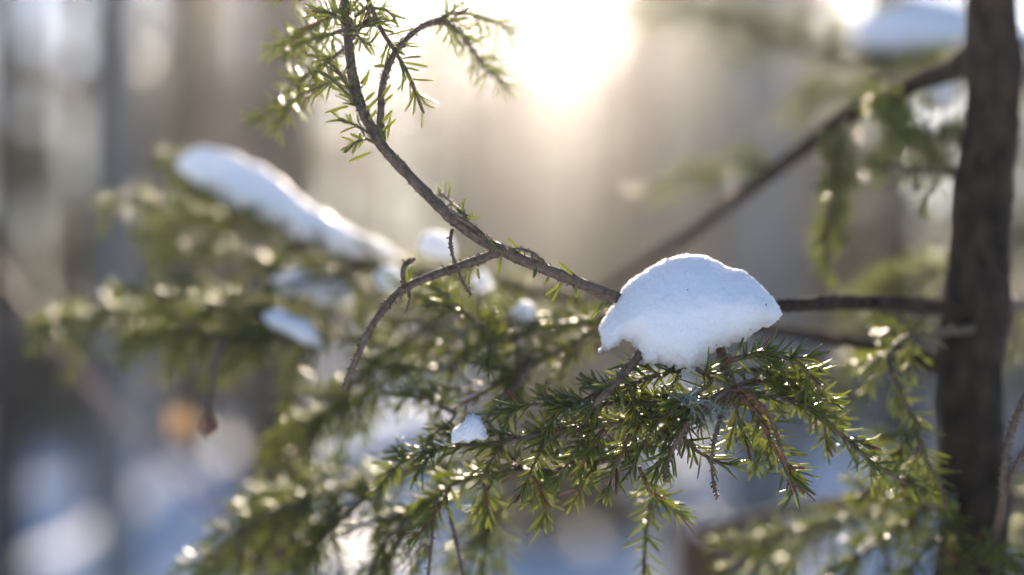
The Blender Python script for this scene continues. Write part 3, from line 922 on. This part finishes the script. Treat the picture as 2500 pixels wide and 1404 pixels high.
# --- boughs low on the right
b = bough('blurred brown bough leaving the stem low to the left', M_TRUNK)
b.extra = 0
P = line([(2385, 1195, .757), (2280, 1195, .79), (2150, 1215, .83), (2000, 1235, .87), (1880, 1255, .90), (1720, 1290, .95)], .004)
b.wood(P, np.linspace(0.0062, 0.0030, len(P)) * (1 + 0.7 * np.exp(-np.arange(len(P)) * 0.3)), 9, 0.1, True)
b.spray([(2200, 1210, .80), (2100, 1270, .78), (1980, 1290, .77), (1860, 1330, .765), (1760, 1400, .76)], 0.0016, 0.0010, 0.050, 0.015, 1000, 0.0130, 0.7, 1, 0.05, 0.55)
b.spray([(2290, 1210, .76), (2200, 1290, .74), (2120, 1340, .73), (2050, 1420, .725)], 0.0015, 0.0010, 0.048, 0.015, 1000, 0.0130, 0.6, 1, 0.05, 0.55)
b.spray([(2330, 1200, .735), (2300, 1290, .72), (2290, 1370, .71), (2260, 1460, .705)], 0.0014, 0.0009, 0.046, 0.013, 1050, 0.0130, 0.5, 1, 0.05, 0.55)
b.spray([(2300, 1200, .77), (2220, 1190, .75), (2150, 1190, .74), (2090, 1215, .735)], 0.0014, 0.0009, 0.04, 0.013, 1100, 0.0130, 0.5, 1, 0.05, 0.55)
b.spray([(2060, 1290, .79), (1960, 1330, .79), (1880, 1400, .79)], 0.0014, 0.0009, 0.05, 0.014, 950, 0.0130, 0.6, 1, 0.05, 0.55)
b.spray([(2380, 1330, .72), (2420, 1340, .70), (2470, 1370, .69), (2520, 1420, .68)], 0.0014, 0.0009, 0.04, 0.013, 900, 0.0130, 0.5, 1, 0.1, 0.5)

b = bough('soft needled bough behind the stem, above the level branch')
b.extra = 1
b.spray([(2400, 640, .757), (2320, 650, .82), (2230, 660, .87), (2140, 690, .92), (2060, 730, .95)], 0.0034, 0.0012, 0.05, 0.018, 750, 0.012, 0.7, 1, 0.2, 0.6, nstart=0.2, axis=True)
b.spray([(2230, 660, .87), (2180, 720, .88), (2120, 790, .90), (2080, 860, .92)], 0.0014, 0.0009, 0.045, 0.018, 700, 0.012, 0.7, 1, 0.1, 0.6)
b = bough('soft needled bough behind the stem, below the high snow')
b.extra = 1
b.spray([(2415, 300, .757), (2330, 320, .85), (2240, 330, .92), (2160, 350, .98)], 0.0034, 0.0012, 0.05, 0.018, 750, 0.012, 0.7, 1, 0.2, 0.6, nstart=0.2, axis=True)
b = bough('sparse twig hanging in front of the stem')
b.extra = 0
b.spray([(2385, 800, .742), (2280, 815, .72), (2200, 830, .70), (2170, 890, .69), (2200, 960, .685), (2235, 1030, .68), (2255, 1110, .68), (2290, 1170, .68), (2310, 1240, .68)], 0.0018, 0.0009, 0.030, 0.018, 750, 0.0120, 0.7, 1, 0.25, 0.45, nstart=0.25, axis=True)
b.spray([(2240, 1040, .68), (2200, 1090, .682), (2165, 1140, .684), (2150, 1170, .685)], 0.0010, 0.0007, 0.02, 0.012, 1100, 0.0095, 0.3, 1, 0.1, 0.4)
b.spray([(2190, 840, .70), (2140, 880, .71), (2120, 930, .72), (2110, 970, .72)], 0.0010, 0.0007, 0.02, 0.014, 700, 0.0120, 0.5, 1, 0.1, 0.4)

b = bough('bare knobbly twig in front of the stem at the right edge')
P = line([(2400, 1345, .74), (2430, 1300, .70), (2448, 1230, .675), (2450, 1170, .66), (2462, 1080, .655), (2488, 1000, .65), (2520, 930, .65)], .0022)
b.wood(P, np.linspace(0.0024, 0.0013, len(P)), 8, 0.15, True, None, 1600)
P = line([(2449, 1205, .67), (2470, 1160, .66), (2495, 1110, .655), (2540, 1040, .655)], .0022)
b.wood(P, np.linspace(0.0015, 0.0011, len(P)), 8, 0.15, False, None, 1600)

# --- boughs leaving the stem to the right
b = bough('blurred bough leaving the stem to the right at mid height')
b.extra = 1
b.spray([(2390, 760, .757), (2470, 745, .80), (2560, 730, .85), (2700, 700, .92)], 0.0056, 0.003, 0.06, 0.02, 700, 0.013, 0.6, 1, 0.3, 0.6, nstart=0.4, axis=True)
b = bough('blurred bough leaving the stem to the right near the top')
b.spray([(2420, 170, .757), (2490, 185, .80), (2560, 180, .86), (2700, 150, .95)], 0.0056, 0.003, 0.06, 0.02, 700, 0.013, 0.6, 1, 0.3, 0.6, nstart=0.4, axis=True)
b = bough('blurred dark bough leaving the stem to the right low down')
b.spray([(2385, 1215, .757), (2470, 1220, .80), (2560, 1250, .85), (2700, 1300, .92)], 0.0060, 0.003, 0.06, 0.02, 800, 0.013, 0.6, 1, 0.2, 0.6, nstart=0.3, axis=True)

# build the boughs; the 300 needles that show largest and sharpest are single pieces
allrows, owner = [], []
for i, bb in enumerate(BOUGHS):
    for r in bb.rows:
        allrows.append(r)
        owner.append(np.full(len(r), i))
allrows = np.vstack(allrows)
owner = np.concatenate(owner)
mid = allrows[:, 0:3] + allrows[:, 3:6] * allrows[:, 9:10] * 0.5
dd = mid[:, 1]
px = mid[:, 0] / (K * dd) + 1250
py = 702 - (mid[:, 2] - CAM_Z) / (K * dd)
plen = np.hypot(allrows[:, 3], allrows[:, 5]) * allrows[:, 9] / (K * dd)
blur = 158 * np.abs(1 - FOCUS / dd)
score = plen - blur * 5.0
score[(px < 30) | (px > 2470) | (py < 20) | (py > 1385)] = -1e9
n_single = sum(len(getattr(bb, 'single', ())) for bb in BOUGHS)
pick = np.zeros(len(allrows), bool)
pick[np.argsort(-score)[:300 - n_single]] = True

TV, TQ, TT = NT_FINE
uv = np.stack([TV[:, 0], TV[:, 1], TV[:, 2]], 1)
needle_me = np_mesh('needle', uv, [TQ, TT], M_NEEDLE)
for i, bb in enumerate(BOUGHS):
    o = bb.build(tree, TB, 'branch', bb.label, True, bb.mat)
    if i == 0:      # the old wood near the stem has darker bark
        o.data.materials.append(M_TRUNK)
        lim = at(1800, 750, .66).x
        for p in o.data.polygons:
            if p.center.x > lim:
                p.material_index = 1
    sel = (owner == i) & ~pick
    dead = sel & (rng.random(len(allrows)) < 0.035)
    sel &= ~dead
    if dead.sum() > 10:
        link('dead_needles', needles_mesh('dead_needles', allrows[dead], False, M_NEEDLE_DRY), o, 'stuff')
    if sel.any():
        fine = abs(np.median(allrows[sel][:, 1]) - FOCUS) < 0.06
        link('needles', needles_mesh('needles', allrows[sel], fine, M_NEEDLE), o, 'stuff')
    one = allrows[(owner == i) & pick]
    if hasattr(bb, 'single'):
        one = np.vstack([one, bb.single]) if len(one) else bb.single
    for r in one:
        D, S = r[3:6], r[6:9]
        U = np.cross(D, S)
        m = Matrix.Identity(4)
        for c, (vec, sc) in enumerate(((S, r[10]), (U, r[10]), (D, r[9]))):
            for k in range(3):
                m[k][c] = vec[k] * sc
        for k in range(3):
            m[k][3] = r[k]
        no = link('needle', needle_me, o)
        no.matrix_basis = m
print('needles', len(allrows), 'twigs', sum(len(bb.twigs) for bb in BOUGHS))


# ------------------------------------------------------------------ snow lying on the branches
def poly_dist(px, pz, poly):
    """signed-ish: inside mask and distance to outline"""
    P = np.asarray(poly, float)
    Q = np.roll(P, -1, axis=0)
    inside = np.zeros(px.shape, bool)
    dist = np.full(px.shape, 1e9)
    for (x0, y0), (x1, y1) in zip(P, Q):
        c = ((y0 > pz) != (y1 > pz))
        xi = (x1 - x0) * (pz - y0) / (y1 - y0 + 1e-12) + x0
        inside ^= c & (px < xi)
        dx, dy = x1 - x0, y1 - y0
        t = np.clip(((px - x0) * dx + (pz - y0) * dy) / (dx * dx + dy * dy + 1e-12), 0, 1)
        dist = np.minimum(dist, np.hypot(px - x0 - t * dx, pz - y0 - t * dy))
    return inside, dist


def snow_from_outline(name, outline, d, half, edge, cell, label, grain=0.0005, lump=0.0022, lean=0.0, mat=None):
    """a solid clump: outline at its real distance, swelling to both sides"""
    rag = []
    for k in range(len(outline)):
        (ax, ay), (bx, by) = outline[k], outline[(k + 1) % len(outline)]
        L = math.hypot(bx - ax, by - ay)
        m = max(1, int(L / 4))
        low = 1.0 if bx < ax else 0.35         # the underside is the ragged one
        for s in range(m):
            x, y = ax + (bx - ax) * s / m, ay + (by - ay) * s / m
            w = noise.noise(Vector((x, y, 3)) / 13) * 5 + noise.noise(Vector((x, y, 7)) / 6) * 3.5
            rag.append((x + (by - ay) / L * w * low, y - (bx - ax) / L * w * low))
    pts = [at(x, y, d) for x, y in rag]
    xs = np.array([p.x for p in pts])
    zs = np.array([p.z for p in pts])
    gx = np.arange(xs.min() - cell, xs.max() + cell, cell)
    gz = np.arange(zs.min() - cell, zs.max() + cell, cell)
    X, Z = np.meshgrid(gx, gz, indexing='ij')
    ins, dist = poly_dist(X, Z, np.stack([xs, zs], 1))
    n, m = X.shape
    idx = -np.ones((n, m), int)
    cells = ins[:-1, :-1] & ins[1:, :-1] & ins[:-1, 1:] & ins[1:, 1:]
    used = np.zeros((n, m), bool)
    for a in (0, 1):
        for c in (0, 1):
            used[a:n - 1 + a, c:m - 1 + c] |= cells
    idx[used] = np.arange(used.sum())
    u = np.clip(dist[used] / edge, 0, 1)
    th = half * np.sqrt(np.clip(1 - (1 - u) ** 2, 0, 1)) + cell * 0.3
    x, z = X[used], Z[used]
    N = len(x)
    zmid = (zs.min() + zs.max()) / 2
    jit = rng.normal(0, cell * 0.22, (N, 2))
    yf, yb = np.empty(N), np.empty(N)
    for i in range(N):
        p = Vector((x[i], d, z[i]))
        e = lump * noise.noise(p * 90) + lump * 0.7 * noise.noise(p * 210)
        yf[i] = d - th[i] + e * u[i] + lean * (z[i] - zmid)
        yb[i] = d + th[i] * 1.1 + lump * noise.noise(p * 80 + Vector((9, 0, 0))) * u[i] + lean * (z[i] - zmid)
    V = np.vstack([np.stack([x + jit[:, 0], yf, z + jit[:, 1]], 1), np.stack([x + jit[:, 0], yb, z + jit[:, 1]], 1)])
    ci, cj = np.nonzero(cells)
    A, B, C, D = idx[ci, cj], idx[ci + 1, cj], idx[ci + 1, cj + 1], idx[ci, cj + 1]
    F = np.stack([A, B, C, D], 1)
    Bk = np.stack([A + N, D + N, C + N, B + N], 1)
    cnt = {}
    for f in F:
        for k in range(4):
            e = (int(f[k]), int(f[(k + 1) % 4]))
            cnt[e] = 1
    W = [(e[1], e[0], e[0] + N, e[1] + N) for e in cnt if (e[1], e[0]) not in cnt]
    # grain
    me = np_mesh(name, V, [F, Bk, np.array(W)], mat or M_SNOW, True)
    nv = len(me.vertices)
    co = np.empty(nv * 3, np.float32)
    no = np.empty(nv * 3, np.float32)
    me.vertices.foreach_get('co', co)
    me.vertices.foreach_get('normal', no)
    co = co.reshape(-1, 3)
    no = no.reshape(-1, 3)
    g = np.empty(nv)
    lowz = zs.min() + 0.35 * (zs.max() - zs.min())
    for i in range(nv):
        p = Vector(co[i])
        k = 1.0 + 1.6 * max(0.0, min(1.0, (lowz - co[i][2]) / 0.012))
        g[i] = grain * k * (noise.noise(p * 900) + 0.8 * noise.noise(p * 1900)) + grain * 1.5 * k * noise.noise(p * 350)
    co = co + no * g[:, None]
    me.vertices.foreach_set('co', co.astype(np.float32).ravel())
    me.update()
    o = link(name, me)
    return tag(o, label, 'snow', 'snow lying on the branches')


def snow_ridge(pts, label, flat=0.7, lumps=0.42, name='snow_clump', deep=1.0, mat=None, freq=45.0):
    """rounded snow lying along a line; pts = (px, py, d, half height px)"""
    P = smooth_line([tuple(at(x, y, d)) + (h * K * d,) for x, y, d, h in pts], 0.003)
    C, R = P[:, :3], P[:, 3]
    n = len(C)
    T = np.gradient(C, axis=0)
    T /= np.linalg.norm(T, axis=1)[:, None] + 1e-12
    up = np.array([0, 0, 1.0])
    sides = 28
    a = np.linspace(0, 2 * np.pi, sides, endpoint=False)
    cap = []
    V = []
    for i in range(n):
        lat = np.cross(T[i], up)
        lat /= np.linalg.norm(lat) + 1e-9
        ver = np.cross(lat, T[i])
        t = i / (n - 1)
        e = math.sqrt(max(0.02, 1 - abs(2 * t - 1) ** 5))
        for k in range(sides):
            c, s = math.cos(a[k]), math.sin(a[k])
            p = C[i] + R[i] * e * (lat * c * deep + ver * (s if s > 0 else s * flat))
            q = Vector(p)
            off = lumps * R[i] * (noise.noise(q * freq) + 0.5 * noise.noise(q * freq * 2.6)) + 0.0004 * noise.noise(q * 600)
            dv = p - C[i]
            dv = dv / (np.linalg.norm(dv) + 1e-9)
            V.append(p + dv * off * e)
    V = np.array(V)
    i = np.arange(n - 1)[:, None]
    k = np.arange(sides)[None, :]
    q = np.stack([i * sides + k, i * sides + (k + 1) % sides, (i + 1) * sides + (k + 1) % sides, (i + 1) * sides + k], -1).reshape(-1, 4)
    V = np.vstack([V, C[0] - T[0] * R[0] * 0.15, C[-1] + T[-1] * R[-1] * 0.15])
    kk = np.arange(sides)
    c0 = np.stack([np.full(sides, n * sides), (kk + 1) % sides, kk], -1)
    e = (n - 1) * sides
    c1 = np.stack([np.full(sides, n * sides + 1), e + kk, e + (kk + 1) % sides], -1)
    o = link(name, np_mesh(name, V, [q, c0, c1], mat or M_SNOW, True))
    return tag(o, label, 'snow', 'snow lying on the branches')


CAP = [(1460, 862), (1470, 832), (1460, 806), (1470, 780), (1490, 753), (1508, 724), (1526, 696), (1555, 672), (1590, 650), (1635, 628), (1680, 619), (1722, 622), (1758, 640), (1785, 655),
       (1815, 657), (1848, 685), (1875, 714), (1897, 740), (1905, 766), (1900, 784), (1880, 797), (1856, 799), (1836, 815), (1812, 836), (1782, 837), (1752, 846), (1733, 862), (1722, 884), (1697, 894),
       (1668, 903), (1640, 899), (1612, 884), (1582, 888), (1563, 882), (1559, 857), (1546, 836), (1522, 831), (1504, 845), (1486, 853)]
snow_from_outline('snow_clump', CAP, 0.640, 0.023, 0.026, 0.0005, 'large sharp cap of blue-white snow sitting on the branch', 0.00045, 0.003, 0.15)
cap = bpy.data.objects['snow_clump']
vs = cap.data.vertices
front = [v for v in vs if v.normal.y < -0.55]
rows = []
for k in range(4):
    v = front[int(rng.random() ** 0.8 * len(front)) % len(front)]
    dv = rng.normal(0, 1, 3)
    dv -= np.array(v.normal) * np.dot(dv, v.normal)
    dv /= np.linalg.norm(dv)
    big = False
    rows.append(np.concatenate([np.array(v.co) + np.array(v.normal) * 0.0002, dv, np.cross(dv, v.normal), [0.006 if big else rng.uniform(0.0005, 0.0014), 0.0008 if big else 0.0007, 0.3]]))
link('debris', needles_mesh('debris', np.array(rows), False, M_NEEDLE_DRY), cap, 'stuff')
BIT = [(1100, 1078), (1106, 1058), (1122, 1046), (1136, 1030), (1152, 1020), (1168, 1022), (1180, 1036), (1184, 1056), (1190, 1076), (1176, 1084), (1160, 1082), (1146, 1090), (1128, 1082), (1118, 1092), (1106, 1090)]
snow_from_outline('snow_clump', [(x, y - 8) for x, y in BIT], 0.634, 0.005, 0.006, 0.0004, 'small crumbly white snow lump on the glinting lower spray', 0.0006, 0.001)

snow_ridge([(432, 400, .865, 40), (500, 415, .862, 60), (590, 455, .856, 62), (680, 510, .85, 60), (760, 560, .845, 55), (850, 600, .838, 42), (930, 615, .833, 32), (985, 630, .83, 18)],
           'long smooth snow ridge sloping along the blurred left bough', 0.75, 0.24, 'snow_ridge', 1.0)
snow_ridge([(1020, 605, .78, 26), (1050, 603, .78, 34), (1085, 610, .78, 32), (1110, 625, .78, 18)], 'small bright snow lump behind the bare branch at the fork', 0.7)
snow_ridge([(665, 680, .815, 28), (700, 700, .815, 44), (750, 700, .815, 40), (800, 715, .815, 46), (860, 735, .815, 24)], 'blurred snow pad below the long snow ridge', 0.6, 0.45, freq=75.0)
snow_ridge([(915, 670, .79, 26), (950, 680, .79, 36), (985, 695, .79, 26)], 'round blurred snow lump left of the forked twig', 0.8)
snow_ridge([(640, 770, .775, 16), (690, 790, .775, 28), (740, 815, .775, 26), (785, 850, .775, 14)], 'short slanting snow strip on the spray at middle left', 0.6, 0.5, freq=90.0)
snow_ridge([(1150, 680, .76, 24), (1180, 690, .76, 32), (1205, 700, .76, 20)], 'bright round snow lump under the fork of the branch', 0.8)
snow_ridge([(1240, 770, .73, 28), (1280, 780, .73, 38), (1320, 785, .73, 26)], 'pale blurred snow lump in the middle under the bare branch', 0.8)
snow_ridge([(1250, 855, .72, 20), (1290, 860, .72, 28), (1325, 855, .72, 18)], 'pale blurred snow patch just above the glinting spray', 0.8)
snow_ridge([(780, 1110, .95, 26), (870, 1075, .95, 34), (960, 1040, .95, 36), (1040, 1020, .95, 30), (1110, 1010, .95, 20)], 'long pale snow streak behind the small snow lump', 0.7)
snow_ridge([(2075, 95, 1.18, 26), (2140, 85, 1.15, 60), (2220, 85, 1.10, 72), (2300, 80, 1.05, 70), (2370, 90, 1.0, 40)], 'blue-white snow pile on the high bough left of the stem', 0.7, 0.3)
snow_ridge([(2255, 200, .98, 24), (2290, 215, .96, 40), (2330, 225, .95, 34)], 'small blue snow clump beside the stem under the high bough', 0.8)
snow_ridge([(2455, 120, .92, 40), (2490, 125, .92, 52), (2540, 120, .92, 40)], 'white snow clump right of the stem near the top', 0.8)


# loose crumbs of snow caught among the needles
near = allrows[(np.abs(dd - 0.635) < 0.035) & (py > 840) & (py < 1150) & (px > 1000) & (px < 2050)]
bits = []
for k in range(260):
    r = near[rng.integers(len(near))]
    c = r[0:3] + r[3:6] * r[9] * rng.uniform(0.3, 0.9) + np.array([0, 0, 0.0006])
    rr = 0.0003 + 0.0007 * rng.random() ** 3
    V = rng.normal(0, 1, (8, 3))
    o3 = np.array([(1, 0, 0), (-1, 0, 0), (0, 1, 0), (0, -1, 0), (0, 0, 1), (0, 0, -1)]) * rr * rng.uniform(0.6, 1.3, (6, 3)) + c
    f3 = np.array([(0, 2, 4), (2, 1, 4), (1, 3, 4), (3, 0, 4), (2, 0, 5), (1, 2, 5), (3, 1, 5), (0, 3, 5)])
    bits.append((o3, np.zeros((0, 4), int), f3))
v, q, t = merge(bits)
tag(link('snow_crumbs', np_mesh('snow_crumbs', v, [t], M_SNOW), None, 'stuff'), 'tiny loose snow crumbs caught on needles below the snow cap', 'snow')


# ------------------------------------------------------------------ lichen, shrub, leaf
bits = []
for (x0, y0, d0) in ((1712, 948, .619), (1668, 962, .620)):
    def grow(p, dv, r, lvl):
        n = 4
        pts = [p.copy()]
        for k in range(n):
            dv = dv + rng.normal(0, 0.28, 3)
            dv /= np.linalg.norm(dv)
            p = p + dv * 0.0017
            pts.append(p.copy())
        bits.append(tube(np.array(pts), np.linspace(r, r * 0.7, len(pts)), 5, 0.25, lvl, 600))
        if lvl > 0:
            for s in (-1, 1):
                side = np.cross(dv, rng.normal(0, 1, 3))
                side /= np.linalg.norm(side)
                grow(p, dv * 0.8 + side * 0.6, r * 0.72, lvl - 1)
    for k in range(2):
        dv = np.array([rng.choice([-1, -0.7, 0.8]), -0.3, rng.normal(-0.15, 0.15)])
        grow(np.array(at(x0, y0, d0)), dv / np.linalg.norm(dv), 0.00048, 3)
v, q, t = merge(bits)
tag(link('lichen', np_mesh('lichen', v, [q, t], M_LICHEN, True)), 'pale grey-green lichen tuft just under the big snow cap', 'lichen')

sb = at(720, 1420, 1.3)
sb = Vector((sb.x + 0.05, sb.y + 0.1, 0.0))
shrub = thing('shrub', sb, 'arching reddish bare shrub stem at lower left', 'shrub')
P = smooth_line([tuple(sb), at(760, 1900, 1.42), at(640, 1420, 1.38), at(520, 1260, 1.36), at(380, 1120, 1.34), at(200, 920, 1.32), at(60, 740, 1.30), at(-60, 580, 1.30), at(-200, 380, 1.30)], 0.008)
v, q, t = tube(P, np.linspace(0.0026, 0.0012, len(P)), 8, 0.06, 2, 80)
link('stem', np_mesh('stem', v, [q, t], M_SHRUB, True), shrub, None, sb)
for pts in ([(200, 920, 1.32), (260, 900, 1.33), (330, 830, 1.36), (360, 760, 1.4)], [(60, 740, 1.30), (20, 690, 1.32), (30, 620, 1.34)], [(520, 1260, 1.36), (500, 1180, 1.38), (458, 1070, 1.40), (440, 1000, 1.40)]):
    Q = line(pts, .006)
    v, q, t = tube(Q, np.linspace(0.0022, 0.0011, len(Q)), 6)
    link('twig', np_mesh('twig', v, [q, t], M_SHRUB, True), shrub, None, sb)
# one withered leaf still hanging on a shrub twig
c = at(440, 1032, 1.40)
lf = thing('withered_leaf', c, 'single round withered orange leaf hanging at lower left', 'leaf')
n = 14
V = [(0, 0, 0.0)]
for k in range(n):
    a = 2 * math.pi * k / n
    rr = 0.0120 * (1 + 0.10 * math.cos(a * 3) + (0.22 if k == n // 4 * 3 else 0))
    V.append((rr * math.cos(a), 0.0035 * math.cos(2 * a), rr * 1.12 * math.sin(a)))
V = np.array(V) + np.array(c)
F = np.array([(0, 1 + k, 1 + (k + 1) % n) for k in range(n)])
V2 = np.vstack([V, V + np.array([0, 0.0005, 0])])
rim = np.array([(1 + k, 1 + n + 1 + k - 0, 1 + n + 1 + (k + 1) % n, 1 + (k + 1) % n) for k in range(n)])
link('blade', np_mesh('blade', V2, [F, F[:, ::-1] + n + 1, rim], M_LEAF, True), lf, None, c)
Q = smooth_line([c + Vector((0, 0, 0.014)), c + Vector((0.006, 0.0, 0.035)), c + Vector((0.02, 0.01, 0.06))], .004)
v, q, t = tube(Q, np.full(len(Q), 0.0007), 5)
link('stalk', np_mesh('stalk', v, [q, t], M_SHRUB, True), lf, None, c)

# ------------------------------------------------------------------ haze
hm = bpy.data.materials.new('forest_haze')
hm.use_nodes = True
hn = hm.node_tree
hn.nodes.clear()
ho = hn.nodes.new('ShaderNodeOutputMaterial')
pv = hn.nodes.new('ShaderNodeVolumePrincipled')
pv.inputs['Color'].default_value = (0.96, 0.96, 0.97, 1)
pv.inputs['Density'].default_value = 0.0021
pv.inputs['Anisotropy'].default_value = 0.82
hn.links.new(pv.outputs[0], ho.inputs['Volume'])
x0, x1, y0, y1, z0, z1 = -134, 134, -134, 154, -2.0, 20.0
V = [(x0, y0, z0), (x1, y0, z0), (x1, y1, z0), (x0, y1, z0), (x0, y0, z1), (x1, y0, z1), (x1, y1, z1), (x0, y1, z1)]
F = np.array([(0, 3, 2, 1), (4, 5, 6, 7), (0, 1, 5, 4), (1, 2, 6, 5), (2, 3, 7, 6), (3, 0, 4, 7)])
hz = link('haze', np_mesh('haze', np.array(V), [F], hm), None, 'stuff')
